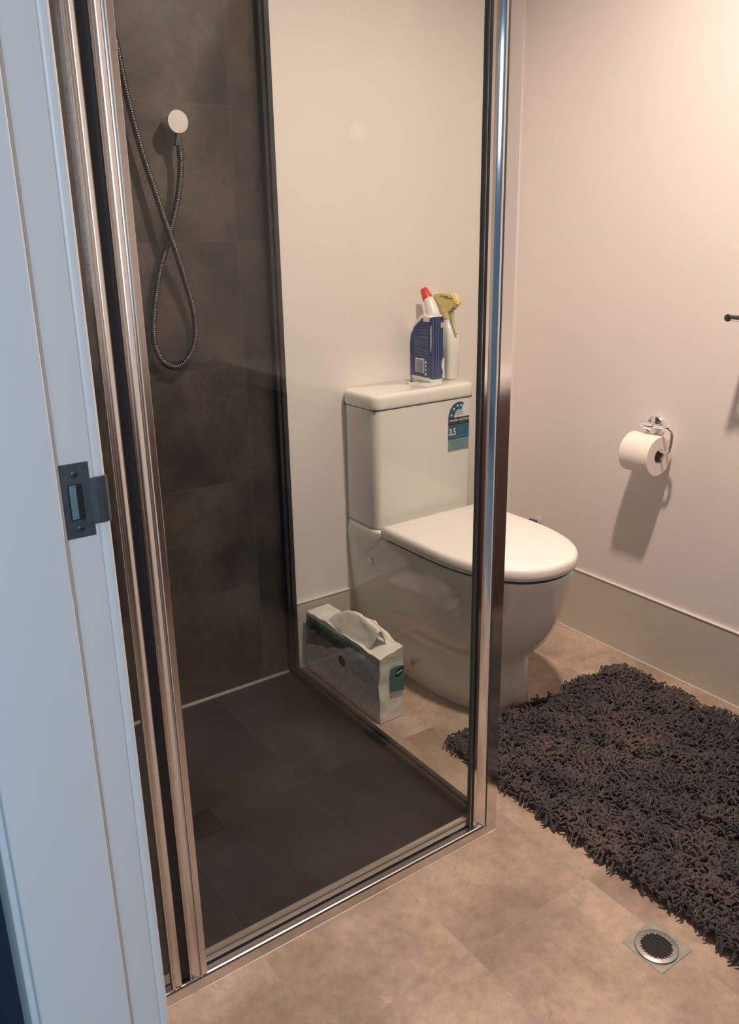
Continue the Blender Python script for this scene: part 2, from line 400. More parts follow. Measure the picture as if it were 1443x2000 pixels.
def pane(name, x0, x1, y0, y1, z0, z1, parent):
    bm = B(x0, x1, y0, y1, z0, z1)
    thin = 'x' if x1-x0 < y1-y0 else 'y'
    for f in bm.faces:
        n = f.normal; f.material_index = 0 if abs(getattr(n, thin)) > .9 else 1
    return obj(name, bm, [M['glass'], M['gedge']], parent)
pane('return_glass', -.010, -.004, YF+.034, -.012, .012, HT-.01, en)
ch = B(-.0185, .0085, YF+.034, -.002, 0, .009); box(ch, -.0025, .0085, YF+.034, -.002, .009, .020); box(ch, -.0185, -.0115, YF+.034, -.002, .009, .018)
obj('floor_channel', ch, M['darkal'], en)
wc = B(-.0035, .0095, -.022, 0, .018, HT); box(wc, -.019, -.0105, -.022, 0, .018, HT)
obj('wall_channel', wc, M['darkal'], en)
# fixed panel at the left, behind the door
pane('fixed_glass', -.884, -.745, YF+.006, YF+.012, .02, HT-.02, en)
fs = [(-.7515, YF+.001), (-.7508, YF), (-.7490, YF), (-.7485, YF+.0012), (-.7480, YF)] + arc(-.747, -.7365, YF, .003, 8) + [(-.7355, YF), (-.7345, YF+.001), (-.7345, YF+.012), (-.7515, YF+.012)]
obj('fixed_stile', prism(BM(), fs, .030, HT-.03, 'z'), M['satin'], en, smooth=True, auto=18)
obj('side_channel', B(-.890, -.870, YF-.0, YF+.03, .02, HT, bev=.002), M['satin'], en)
obj('rubber_seal', B(-.7343, -.7190, YF+.010, YF+.018, .03, HT-.03), M['black'], en)  # black strip standing in for the shade between the two stiles
# sliding door
dr = thing('shower_door', 'sliding glass shower door with aluminium stiles in front of the shower', 'shower door', (-.38, YF+.02, .03))
pane('door_glass', -.700, -.0628, YF+.0165, YF+.0215, .045, HT-.045, dr)
ds = [(-.7195, YF+.004), (-.7185, YF+.001)] + arc(-.7175, -.7035, YF+.001, .004, 8) + [(-.7020, YF+.001), (-.7015, YF+.004), (-.7000, YF+.004), (-.6995, YF-.003), (-.6985, YF-.004), (-.6975, YF-.003), (-.6970, YF+.0005), (-.6880, YF+.0005), (-.6870, YF+.0015), (-.6870, YF+.030), (-.7195, YF+.030)]
obj('door_stile', prism(BM(), ds, .029, HT-.035, 'z'), M['satin'], dr, smooth=True, auto=18)
es = [(-.0626, YF+.0135), (-.0626, YF+.0235), (-.0575, YF+.0235), (-.0575, YF+.0125), (-.0605, YF+.0122), (-.0614, YF+.0120)]
obj('door_stile', prism(BM(), es, .029, HT-.035, 'z'), M['seal'], dr)
obj('door_stile_edge', B(-.0626, -.0610, YF+.0105, YF+.0118, .029, HT-.035), M['satin'], dr)
obj('closing_seal', B(-.0608, -.0553, YF+.0095, YF+.0118, .029, HT-.035), M['black'], dr)
rp = [(YF+.0225-.003, .0285), (YF+.0190, .047), (YF+.0205, .0525), (YF+.0245, .0555), (YF+.0290, .0525), (YF+.0300, .047), (YF+.0300, .0285)]
obj('door_rail', prism(BM(), rp, -.688, -.0628, 'x'), M['satin'], dr, smooth=True, auto=25)
obj('door_rail', B(-.688, -.0628, YF+.019, YF+.030, HT-.06, HT-.035, bev=.003), M['satin'], dr)
obj('rail_wiper', B(-.720, -.115, YF+.0170, YF+.0215, .0182, .0285), M['black'], dr)  # black strip filling the sill groove

# ================================================================== SHOWER FITTINGS
so = thing('shower_outlet', 'round satin wall outlet feeding the shower hose on the tiled wall', 'shower outlet', (-.2560, 0, 1.5195))
oc = Vector((-.2560, 0, 1.5195))
bm = BM(); tube(bm, [oc+Vector((0, -y, 0)) for y in (0, .040, .047, .050)], [.020, .0245, .0255, .0245], 40)
obj('cap', bm, M['outlet'], so, smooth=True, auto=30)
nx = Vector((-.2505, -.034, 1.49))
bm = BM(); tube(bm, [Vector((-.2540, -.034, 1.505)), Vector((-.2525, -.034, 1.478))], .0068, 16); obj('elbow', bm, M['hose'], so, smooth=True)
bm = BM(); tube(bm, [(-.2527, -.034, 1.4835), (-.2520, -.034, 1.4700)], .0105, 6); obj('nut', bm, M['hose'], so)
hp = [(-.2518, -.034, 1.472), (-.2505, -.034, 1.440), (-.2560, -.033, 1.395), (-.2690, -.030, 1.338), (-.2955, -.024, 1.2560), (-.3190, -.02, 1.195), (-.3340, -.02, 1.140), (-.3470, -.02, 1.080),
      (-.3510, -.02, 1.025), (-.3410, -.022, .985), (-.3190, -.022, .963), (-.2920, -.022, .960), (-.2640, -.022, .9820), (-.2480, -.022, 1.012), (-.2420, -.022, 1.045),
      (-.2450, -.024, 1.095), (-.2620, -.030, 1.165), (-.2840, -.040, 1.235), (-.3010, -.040, 1.290), (-.3200, -.034, 1.368), (-.3380, -.03, 1.440), (-.3550, -.03, 1.5180), (-.3680, -.03, 1.595), (-.3770, -.03, 1.670), (-.395, -.034, 1.76), (-.42, -.05, 1.81)]
sp_ = spline(hp, 24)
# resample evenly for the ribs
L = [0.0]
for a, b in zip(sp_[:-1], sp_[1:]): L.append(L[-1]+(b-a).length)
N = int(L[-1]/.00125); out = []; j = 0
for k in range(N+1):
    s = L[-1]*k/N
    while j < len(L)-2 and L[j+1] < s: j += 1
    f = (s-L[j])/max(1e-9, L[j+1]-L[j]); out.append(sp_[j].lerp(sp_[j+1], f))
rad = [.0079 - (.0014 if k % 4 in (0,) else 0.) for k in range(N+1)]
bm = BM(); tube(bm, out, rad, 10)
ho = obj('shower_hose', bm, M['hose'], org=(-.30, -.03, .96), smooth=True, auto=60)
tag(ho, 'ribbed metal shower hose hanging in a loop on the tiled wall', 'shower hose')
sh_ = thing('hand_shower', 'chrome hand shower in its wall bracket above the hose', 'hand shower', (-.44, 0, 1.80))
bm = BM(); tube(bm, spline([(-.42, -.050, 1.80), (-.43, -.055, 1.86), (-.44, -.075, 1.95), (-.44, -.10, 1.99)], 6), .012, 14); obj('handle', bm, M['chrome'], sh_, smooth=True)
bm = BM(); disc(bm, (-.44, -.095, 2.0), (0, -.8, -.6), .05, .018, 32, bev=.004); obj('spray_head', bm, M['chrome'], sh_, smooth=True)
bm = BM(); tube(bm, [(-.42, 0, 1.82), (-.42, -.05, 1.82)], .014, 16); obj('bracket', bm, M['chrome'], sh_, smooth=True)

sd = thing('shower_drain', 'square dark metal drain grate sunk in the shower floor', 'drain', (-.527, -.489, 0))
dx0, dx1, dy0, dy1 = -.5700, -.4835, -.5310, -.4445
bm = B(dx0, dx1, dy0, dy1, 0, .0016, bev=.0006); obj('frame', bm, M['dsteel'], sd)
bm = BM()
cxd, cyd = (dx0+dx1)/2, (dy0+dy1)/2
for k in range(-2, 3):
    wv = cxd + k*.0125; hl = math.sqrt(max(0, .031**2-(k*.0125)**2))
    prism(bm, [(wv+p[0], cyd+p[1]) for p in rrect(-.0036, .0036, -hl, hl, .0034, 4)], .0013, .0021, 'z')
obj('slots', bm, M['hole'], sd)

fd = thing('floor_drain', 'round floor drain in a square steel surround beside the rug', 'drain', (.024, -1.296, 0))
ang = 0
fx0, fx1, fy0, fy1 = -.0195, .0690, -1.3390, -1.2515
fc = ((fx0+fx1)/2-.003, (fy0+fy1)/2-.001)
bm = B(fx0, fx1, fy0, fy1, 0, .0012, bev=.0005); obj('surround', bm, M['steel'], fd)
bm = BM(); tube(bm, [(fc[0], fc[1], .0005), (fc[0], fc[1], .0030), (fc[0], fc[1], .0036)], [.0385, .0385, .0372], 48); obj('ring', bm, M['steel'], fd, smooth=True)
bm = BM(); tube(bm, [(fc[0], fc[1], .0028), (fc[0], fc[1], .0032)], .0388, 48)
o_ = obj('groove', bm, M['black'], fd); 
bm = BM(); tube(bm, [(fc[0], fc[1], .0030), (fc[0], fc[1], .0040)], .0285, 40); obj('hole', bm, M['hole'], fd)
bm = BM()
for k in range(-3, 4):
    hl = math.sqrt(.0290**2-(k*.0078)**2)
    box(bm, fc[0]+k*.0078-.0011, fc[0]+k*.0078+.0011, fc[1]-hl, fc[1]+hl, .0038, .0046)
obj('grate', bm, M['dsteel'], fd)
# a scatter of scalloped teeth around the hole
bm = BM()
for k in range(26):
    a = 2*math.pi*k/26; r_ = .0285
    disc(bm, (fc[0]+r_*math.cos(a), fc[1]+r_*math.sin(a), .0032), (0, 0, 1), .0020, .0012, 8)
obj('hole_rim', bm, M['steel'], fd)

# ================================================================== TOILET
TC = .383; PC = .390
to = thing('toilet', 'white back to wall toilet with square cistern beside the shower', 'toilet', (PC, -.30, 0))
def dsec(z, hw, yf, a, n=28, cx=PC, yb=-.004, rb=.0, ex=2.2, xb=None):
    """D shaped outline: straight sides from the wall, superellipse nose of length a"""
    pts = []; y0 = yf+a
    hb = xb if xb is not None else hw
    for k in range(n+1):
        th = math.pi*k/n
        c, s = math.cos(th), math.sin(th)
        x = math.copysign(abs(c)**(2/ex), c)*hw; y = -abs(s)**(2/ex)*a
        pts.append((cx+x, y0+y, z))
    m_ = 6
    left = [(cx-(hw+(hb-hw)*k/m_), y0+(yb-y0)*k/m_, z) for k in range(1, m_+1)]
    right = [(cx+(hb-(hb-hw)*k/m_), yb+(y0-yb)*k/m_, z) for k in range(0, m_)]
    return pts + left + right
secs = [(0, .134, -.560, .25, .145), (.006, .137, -.564, .25, .148), (.08, .133, -.561, .25, .150), (.135, .133, -.560, .25, .155), (.155, .135, -.563, .25, .160), (.168, .140, -.574, .25, .162), (.185, .148, -.594, .26, .164), (.210, .157, -.617, .27, .166),
        (.25, .165, -.638, .275, .170), (.29, .171, -.653, .275, .173), (.33, .176, -.664, .275, .176), (.37, .179, -.668, .275, .179), (.40, .183, -.677, .275, .181), (.418, .184, -.681, .275, .182), (.427, .182, -.680, .275, .181), (.432, .177, -.675, .272, .177)]
bm = BM(); loft(bm, [dsec(z, hw, yf, a, xb=xb) for z, hw, yf, a, xb in secs])
bmesh.ops.triangulate(bm, faces=[f for f in bm.faces if len(f.verts) > 4])
obj('pan', bm, M['porc'], to, smooth=True, auto=50)
# raised ledge that carries the cistern
bm = BM(); rr = lambda i, y: rrect(.203+i, .5635-i, -y, -.0035, .022, 6)
loft(bm, [[(x, y, .36) for x, y in rr(.003, .10)], [(x, y, .41) for x, y in rr(.001, .175)], [(x, y, .440) for x, y in rr(.0, .188)], [(x, y, .448) for x, y in rr(.002, .186)], [(x, y, .4505) for x, y in rr(.007, .180)]])
obj('ledge', bm, M['porc'], to, smooth=True, auto=50)
def soft(x0, x1, y0, y1, levels, r, n=7):
    """stack of rounded rectangles: levels = (z, inset)"""
    return [[(x, y, z) for x, y in rrect(x0+i, x1-i, y0+i, y1, max(.002, r-i*.3), n)] for z, i in levels]
bm = BM(); loft(bm, soft(.203, .5635, -.1635, -.003, [(.452, .006), (.456, .002), (.462, .0008), (.70, 0), (.799, 0)], .024))
ci = obj('cistern', bm, M['porc'], to, smooth=True, auto=50)
bm = BM(); loft(bm, soft(.1985, .568, -.168, -.003, [(.802, .003), (.804, .001), (.808, 0), (.830, 0), (.8365, .0012), (.8410, .0045), (.8430, .010), (.8435, .016)], .026))
obj('cistern_lid', bm, M['porc'], to, smooth=True, auto=50)
obj('lid_gap', B(.206, .560, -.160, -.005, .7985, .8022), M['dprint'], to)
fb = obj('flush_button', tube(BM(), [(.414, -.048, .8425), (.414, -.048, .8475), (.414, -.048, .8482)], [.024, .024, .022], 40), M['chrome'], to, smooth=True)
obj('button_split', B(.4135, .4145, -.0715, -.0245, .8480, .8486), M['dprint'], fb)
# closed cover and the painted shade beneath it
def lidring(z, i): return [(p[0], p[1], z) for p in dsec(z, .190-i, -.692+i, .29, 40, cx=.390, yb=-.188-i, ex=2.25)]
bm = BM(); loft(bm, [lidring(z, i) for z, i in ((.4385, .008), (.4395, .004), (.443, .001), (.452, 0), (.463, .0005), (.4700, .003), (.4735, .008), (.4752, .016), (.4760, .05))])
obj('seat_cover', bm, M['seatp'], to, smooth=True, auto=50)
bm = BM(); loft(bm, [lidring(z, .012) for z in (.4300, .4385)]); obj('seat', bm, M['dprint'], to)  # dark layer painted in for the shaded gap under the cover
for x in (.31, .47):
    bm = BM(); tube(bm, [(x-.022, -.190, .449), (x+.022, -.190, .449)], .012, 20); obj('hinge', bm, M['chrome'], to, smooth=True)
obj('bumper', disc(BM(), (.33, -.652, .4340), (-.4, -.9, 0), .003, .004, 10), M['print'], to)
for c, r_, y in (((.2095, -.118, .343), .011, 0), ((.2465, -.276, .066), .009, 0)):
    bm = BM(); disc(bm, c, (-1, 0, 0), r_, .0045, 28, bev=.0015); obj('bolt_cap', bm, M['porc'] if r_ > .01 else M['steel'], to, smooth=True)

# water rating sticker
st = thing('water_rating_sticker', 'teal and black water rating sticker with stars on the cistern front', 'sticker', (.507, -.1637, .71))
yS = -.1639
def zz(x, z): return z
def strip(z0, z1, x0=.4665, x1=.5470): return B(x0, x1, yS-.0001, yS+.0008, z0, z1)
obj('address_panel', strip(.6435, .6790), M['st_light'], st)
obj('rating_panel', strip(.6790, .7235), M['st_teal'], st)
obj('title_band', strip(.7235, .7445), M['st_black'], st)
bm = BM(); cxs, czs = .5068, .7445
pts = []
for k in range(33):
    a = math.radians(180-118*k/32); pts.append((cxs+.0402*math.cos(a), czs+.046*math.sin(a)))
for k in range(33):
    a = math.radians(62+118*k/32); pts.append((cxs+.0185*math.cos(a), czs+.0240*math.sin(a)))
prism(bm, pts, yS-.0001, yS+.0008, 'y'); obj('star_arch', bm, M['st_arc'], st)
pts = [(cxs+.0402*math.cos(math.radians(a)), czs+.046*math.sin(math.radians(a))) for a in range(0, 181, 6)]
obj('arch_backing', prism(BM(), pts, yS+.0001, yS+.0009, 'y'), M['print'], st)
bm = BM()
for k, a in enumerate((166, 132, 101, 74)):
    a = math.radians(a); cx_, cz_ = cxs+.0296*math.cos(a), czs+.0355*math.sin(a); q = []
    for i in range(10):
        r_ = .0052 if i % 2 == 0 else .0022; b = math.radians(90+36*i); q.append((cx_+r_*math.cos(b), cz_+r_*math.sin(b)))
    prism(bm, q, yS-.0005, yS, 'y')
obj('stars', bm, M['print'], st)
UX, UZ = (1, 0, 0), (0, 0, 1)
bm = text_bm('WATER RATING', .0102, (.4690, yS-.0003, .7330), UX, UZ, bold=.0001, sx=1.03)
text_bm('3.5', .0275, (.4690, yS-.0003, .6935), UX, UZ, bold=.0006, bm=bm, sx=.82)
obj('lettering', bm, M['print'], st)
bm = BM()
for z, a, b in ((.7285, .470, .545), (.7105, .508, .522), (.7055, .508, .545), (.7005, .508, .530), (.6905, .470, .545), (.6860, .470, .536)):
    x = a
    while x < b-.003:
        w_ = random.uniform(.004, .009); box(bm, x, min(b, x+w_), yS-.0004, yS, z-.0007, z+.0007); x += w_+.0015
obj('small_print', bm, plain('faint_print', (.12, .22, .30), .5), st)
bm = BM()
for z, a, b in ((.765, .492, .522), (.759, .490, .526), (.753, .490, .524)):
    x = a
    while x < b-.003:
        w_ = random.uniform(.004, .009); box(bm, x, min(b, x+w_), yS-.0004, yS, z-.0008, z+.0008); x += w_+.0015
obj('arch_print', bm, M['st_teal'], st)
bm = BM()
for z, a, b in ((.6725, .474, .540), (.6655, .478, .530), (.6580, .486, .528), (.6500, .488, .530)):
    x = a
    while x < b-.003:
        w_ = random.uniform(.004, .009); box(bm, x, min(b, x+w_), yS-.0004, yS, z-.0008, z+.0008); x += w_+.0015
obj('fine_print', bm, M['st_teal'], st)

# ================================================================== CLEANING BOTTLES
LZT = .8437
bt = thing('toilet_cleaner_bottle', 'navy labelled toilet cleaner bottle with bent white neck and red cap', 'cleaner bottle', (.474, -.054, LZT))
bx0, bx1 = .4500, .4980
prof = [(-.100, 0), (-.102, .010), (-.1015, .150), (-.1015, .190), (-.094, .194), (-.065, .197), (-.045, .190), (-.022, .172), (-.009, .150), (-.006, .11), (-.006, .01), (-.010, 0)]
def bottle_body(x0, x1, pr, z, r):
    bm = BM(); prism(bm, [(p[0], z+p[1]) for p in pr], x0, x1, 'x')
    es = [e for e in bm.edges if abs(e.verts[0].co.x-e.verts[1].co.x) < 1e-6]
    bmesh.ops.bevel(bm, geom=es, offset=r, segments=4, affect='EDGES', profile=.5); return bm
obj('bottle', bottle_body(bx0, bx1, prof, LZT, .006), M['bwhite'], bt, smooth=True, auto=35)
lab = [(-.1035, .010), (-.1032, .190), (-.083, .192), (-.062, .178), (-.040, .176), (-.020, .160), (-.0065, .138), (-.0045, .11), (-.0045, .010)]
obj('label', bottle_body(bx0-.0008, bx1+.0006, lab, LZT, .0065), M['blue'], bt, smooth=True, auto=35)
npts = spline([(.474, -.080, LZT+.186), (.474, -.079, LZT+.199), (.474, -.069, LZT+.222), (.474, -.056, LZT+.240)], 5)
obj('neck', tube(BM(), npts, [.0225 - .009*k/(len(npts)-1) for k in range(len(npts))], 24), M['bwhite'], bt, smooth=True)
cp = [Vector((.474, -.057, LZT+.2370)), Vector((.474, -.0555, LZT+.2395)), Vector((.474, -.0395, LZT+.2610)), Vector((.474, -.0370, LZT+.2640)), Vector((.474, -.0362, LZT+.2648))]
obj('cap', tube(BM(), cp, [.0150, .0152, .0118, .0108, .007], 24), M['red'], bt, smooth=True)
# printing on the left face (faces the shower) and the narrow face
bm = BM(); xf = bx0-.0009
for k, z in enumerate([.150, .142, .132, .127, .118, .112, .106, .096, .090, .084, .076]):
    y = -.088; ye = -.024 if z < .14 else -.045
    while y < ye:
        w_ = random.uniform(.004, .010); box(bm, xf-.0003, xf+.0004, y, min(ye, y+w_), LZT+z-.0008, LZT+z+.0008); y += w_+.002
obj('label_text', bm, M['bprint'], bt)
bm = B(xf-.0003, xf+.0004, -.0710, -.030, LZT+.026, LZT+.068)
bcode = obj('barcode', bm, M['print'], bt)
bm = BM(); z = .0275
while z < .063:
    w_ = random.choice((.0008, .0014, .0020)); box(bm, xf-.0006, xf-.0002, -.069, -.034, LZT+z, LZT+z+w_); z += w_+random.choice((.0010, .0016))
obj('bars', bm, M['blue'], bcode)
bm = BM()
for z in (.023, .036, .047, .058): disc(bm, (xf+.0002, -.0785, LZT+z), (-1, 0, 0), .0038 if z in (.023, .058) else .0030, .0005, 16)
obj('symbols', bm, M['print'], bt)
obj('neck_label', B(xf-.0003, xf+.0006, -.0945, -.066, LZT+.176, LZT+.189), M['print'], bt)
bm = BM()
for x in (.4555, .4680, .4760): box(bm, x, x+.0008, -.1046, -.1030, LZT+.012, LZT+.188)
obj('label_lines', bm, M['bprint'], bt)
obj('hazard_mark', B(.4845, .4960, -.1045, -.1028, LZT+.158, LZT+.173), plain('orange_print', (.72, .42, .22), .5), bt)
bm = BM(); prism(bm, [(.4915, LZT+.012), (.4990, LZT+.010), (.4990, LZT+.070), (.4930, LZT+.068), (.4885, LZT+.055), (.4890, LZT+.042), (.4945, LZT+.030)], -.1046, -.1028, 'y')
obj('label_swoosh', bm, M['print'], bt)

sb = thing('spray_bottle', 'white spray bottle with pale yellow trigger head behind the red capped bottle', 'spray bottle', (.556, -.055, LZT))
def body_ring(z, hx, hy, r): return [(x, y, LZT+z) for x, y in rrect(.5490-hx, .5490+hx, -.058-hy, -.058+hy, r, 6)]
bm = BM(); loft(bm, [body_ring(*a) for a in ((0, .020, .034, .012), (.004, .023, .037, .014), (.10, .023, .037, .014), (.135, .021, .033, .014), (.158, .016, .020, .012), (.172, .012, .013, .011), (.186, .0115, .012, .0105))])
obj('bottle', bm, M['bwhite'], sb, smooth=True, auto=50)
obj('collar', tube(BM(), [(.549, -.058, LZT+.178), (.549, -.058, LZT+.200)], .0145, 24), M['yellow'], sb, smooth=True)
head = [(-.100, .232), (-.096, .214), (-.074, .206), (-.070, .196), (-.046, .196), (-.042, .212), (-.020, .226), (.000, .2385), (.002, .246), (-.030, .250), (-.078, .2520), (-.092, .246)]
bm = BM(); prism(bm, [(p[0]-.004, LZT+p[1]) for p in head], .538, .560, 'x')
bmesh.ops.bevel(bm, geom=[e for e in bm.edges if abs(e.verts[0].co.x-e.verts[1].co.x) < 1e-6], offset=.004, segments=3, affect='EDGES')
obj('trigger_head', bm, M['yellow'], sb, smooth=True, auto=40)
obj('nozzle', tube(BM(), [(.549, -.098, LZT+.226), (.549, -.112, LZT+.222)], [.0085, .0080], 4), M['yellow'], sb)
tp = spline([(.549, -.078, LZT+.205), (.549, -.079, LZT+.180), (.549, -.087, LZT+.155), (.549, -.099, LZT+.135)], 5)
obj('trigger', tube(BM(), tp, [.006]*8+[.005]*(len(tp)-8), 8), M['trig'], sb, smooth=True)
bm = BM()
for z, y0, y1 in ((.241, -.066, -.030), (.2365, -.088, -.052)):
    y = y0
    while y < y1:
        w_ = random.uniform(.004, .008); box(bm, .5372, .5381, y-.004, min(y1, y+w_)-.004, LZT+z, LZT+z+.0022); y += w_+.001
obj('head_print', bm, M['dprint'], sb)

# ================================================================== TISSUE PACK
tpk = thing('tissue_pack', 'opened plastic pack of white tissues on the floor against the glass', 'tissue pack', (.078, -.215, 0))
nx, ny, nz = 8, 30, 16
X0, X1, Y0, Y1, H = .0370, .1180, -.4010, -.0280, .197
from mathutils import noise as mn
bm = BM(); bmesh.ops.create_cube(bm, size=1)
bmesh.ops.subdivide_edges(bm, edges=bm.edges[:], cuts=27, use_grid_fill=True)
for v in bm.verts:
    u_, v_, w_ = v.co.x+.5, v.co.y+.5, v.co.z+.5
    x = X0+(X1-X0)*u_; y = Y0+(Y1-Y0)*v_; z = .002+H*w_
    p = Vector((x, y, z))
    nn = Vector((mn.noise(p*22), mn.noise(p*22+Vector((7, 3, 1))), mn.noise(p*22+Vector((2, 9, 5)))))
    side = min(1, w_*6)
    fold = mn.noise(Vector((x*60, y*25, z*40)))*.0022
    x += nn.x*.0032*side + fold*.8*side*(1 if u_ > .5 else -1) - (.002*math.sin(math.pi*w_)*(1 if u_ < .5 else -1))*.8
    y += nn.y*.0045*side
    # pinched top corners, open sagging top towards the front, raised far edge
    if w_ > .8:
        k_ = (w_-.8)/.2
        z += k_*(nn.z*.006 + .010*math.exp(-((v_-.0)/.10)**2)*u_ - .012*math.exp(-((v_-.45)/.22)**2)*(1-abs(2*u_-1)))
        z += k_*.014*u_*math.exp(-((v_-.3)/.35)**2)
        x += k_*.004*(.5-u_)
    if w_ < .08: x += (.5-u_)*.004
    v.co = Vector((min(max(x, .0130), .128), min(y, -.012), max(z, .001)))
obj('wrapper', bm, M['film'], tpk, smooth=True, auto=32)
# folded sheets pulled out of the top: a crumpled plume over a 2-D grid
def sheet(rows, name, seed):
    bm = BM(); nu, nv = 14, 22; g = []
    for i in range(nu+1):
        a = i/nu; row = []
        for j in range(nv+1):
            b = j/nv
            # interpolate control rows
            def cr_(pts, t):
                q = spline(pts, 8); f = t*(len(q)-1); k = min(len(q)-2, int(f)); return q[k].lerp(q[k+1], f-k)
            p = cr_([cr_(r, b) for r in rows], a)
            nn = mn.noise(p*45+Vector((seed, 0, 0)))*.0035 + mn.noise(p*110+Vector((0, seed, 0)))*.0014
            p = p + Vector((nn, nn*.4, nn*.8))
            row.append(bm.verts.new(p))
        g.append(row)
    for i in range(nu):
        for j in range(nv): bm.faces.new((g[i][j], g[i+1][j], g[i+1][j+1], g[i][j+1]))
    o = obj(name, bm, M['tissue'], tpk, smooth=True, auto=180)
    md = o.modifiers.new('thick', 'SOLIDIFY'); md.thickness = .0008
    return o
sheet([[(.048, -.120, .1930), (.040, -.185, .1950), (.040, -.250, .1890), (.046, -.315, .1900)],
       [(.060, -.140, .2180), (.058, -.205, .2350), (.058, -.285, .2300), (.052, -.345, .2050)],
       [(.074, -.175, .2380), (.074, -.225, .2620), (.074, -.300, .2640), (.070, -.362, .2560)],
       [(.094, -.170, .1960), (.098, -.225, .2150), (.098, -.300, .2250), (.092, -.360, .2080)]], 'tissue_sheets', 3)
sheet([[(.086, -.215, .195), (.090, -.26, .198), (.094, -.31, .196), (.096, -.36, .193)],
       [(.104, -.195, .225), (.108, -.25, .240), (.112, -.31, .235), (.112, -.37, .212)],
       [(.118, -.190, .196), (.121, -.25, .200), (.122, -.31, .200), (.121, -.38, .198)]], 'torn_flap', 9)
def patch(name, pts, off, axis, mat, parent):
    bm = BM(); prism(bm, pts, off-.0006, off+.0006, axis); return obj(name, bm, mat, parent)
ey = -.4062
patch('end_label', [(.0700, .090), (.1150, .084), (.1160, .158), (.0900, .163), (.0705, .160)], ey, 'y', M['green'], tpk)
patch('end_logo', [(.0985+.0135*math.cos(a)+.003*math.sin(a), .1440+.0125*math.sin(a)+.004*math.cos(a)) for a in [2*math.pi*k/28 for k in range(28)]], ey-.0006, 'y', M['st_black'], tpk)
bm = BM(); tube(bm, [(.0890+.019*k/24, ey-.0014, .1405+.007*k/24+.0026*math.sin(k*1.5)) for k in range(25)], .0007, 5); obj('logo_script', bm, M['print'], tpk)
exw = .0338
patch('side_logo', [(-.0790+.024*math.cos(a), .1520+.0215*math.sin(a)-.006*math.cos(a)) for a in [2*math.pi*k/28 for k in range(28)]], exw-.0012, 'x', M['st_black'], tpk)
bm = BM(); tube(bm, [(exw-.0022, -.094+.031*k/30, .1555-.009*k/30+.0045*math.sin(k*1.4)) for k in range(31)], .0009, 5); obj('side_script', bm, M['bprint'], tpk)
bm = BM()
for k in range(7):
    a = 2*math.pi*k/7; q = [(-.226+.009*math.cos(a)+.0085*math.cos(b)*1.2, .118+.009*math.sin(a)+.0075*math.sin(b)) for b in [2*math.pi*i/10 for i in range(10)]]
    prism(bm, q, exw-.0022, exw-.0006, 'x')
obj('flower_print', bm, M['dprint'], tpk)

# ================================================================== TOILET ROLL AND HOLDER
hx = XR-.066
hl = thing('toilet_roll_holder', 'chrome toilet roll holder with round flange on the right wall', 'toilet roll holder', (XR, -.575, .742))
bm = BM(); tube(bm, [(XR, -.5740, .736), (XR-.006, -.5740, .736), (XR-.012, -.5740, .736), (XR-.014, -.5740, .736)], [.029, .029, .026, .020], 40); obj('flange', bm, M['chrome'], hl, smooth=True)
bm = BM(); tube(bm, [(XR-.010, -.5760, .737), (XR-.030, -.5850, .7400), (hx-.002, -.5960, .7460)], [.0130, .0110, .0110], 24); obj('post', bm, M['chrome'], hl, smooth=True)
bm = BM(); tube(bm, [(hx+.004, -.5830, .7460), (hx+.004, -.6080, .7460)], .0115, 24); obj('hub', bm, M['chrome'], hl, smooth=True)
bm = BM(); tube(bm, spline([(hx+.003, -.5850, .7470), (hx+.003, -.5680, .7480), (hx+.003, -.5610, .7480)], 3), [.0050]*6+[.0046], 16); obj('finial', bm, M['chrome'], hl, smooth=True)
arm = spline([(hx+.002, -.600, .7480), (hx, -.645, .7500), (hx, -.6620, .7480), (hx, -.6700, .7380), (hx, -.6710, .7200), (hx, -.6690, .7000), (hx, -.6640, .6870), (hx, -.6530, .6830), (hx, -.63, .6830), (hx, -.555, .6830)], 8)
bm = BM(); tube(bm, arm, .0048, 14); obj('arm', bm, M['chrome'], hl, smooth=True)
RR, rz, rx = .0555, .6680, hx+.002
bm = BM()
prof = [(.0205, -.6360), (.0540, -.6360), (RR, -.6345), (RR, -.5430), (.0540, -.5415), (.0205, -.5415)]
rings = []
for r_, y in prof: rings.append([(rx+r_*math.cos(2*math.pi*k/56), y, rz+r_*math.sin(2*math.pi*k/56)) for k in range(56)])
loft(bm, rings, False, False)
rl = thing('toilet_roll', 'part used white toilet roll hanging on the chrome holder', 'toilet roll', (rx, -.585, rz))
obj('paper', bm, M['paper'], rl, smooth=True, auto=40)
bm = BM(); rings = []
for r_, y in ((.0205, -.5418), (.0205, -.6358), (.0190, -.6358), (.0190, -.5418)): rings.append([(rx+r_*math.cos(2*math.pi*k/40), y, rz+r_*math.sin(2*math.pi*k/40)) for k in range(40)])
rings.append(rings[0]); loft(bm, rings, False, False); obj('cardboard_core', bm, M['core'], rl, smooth=True)

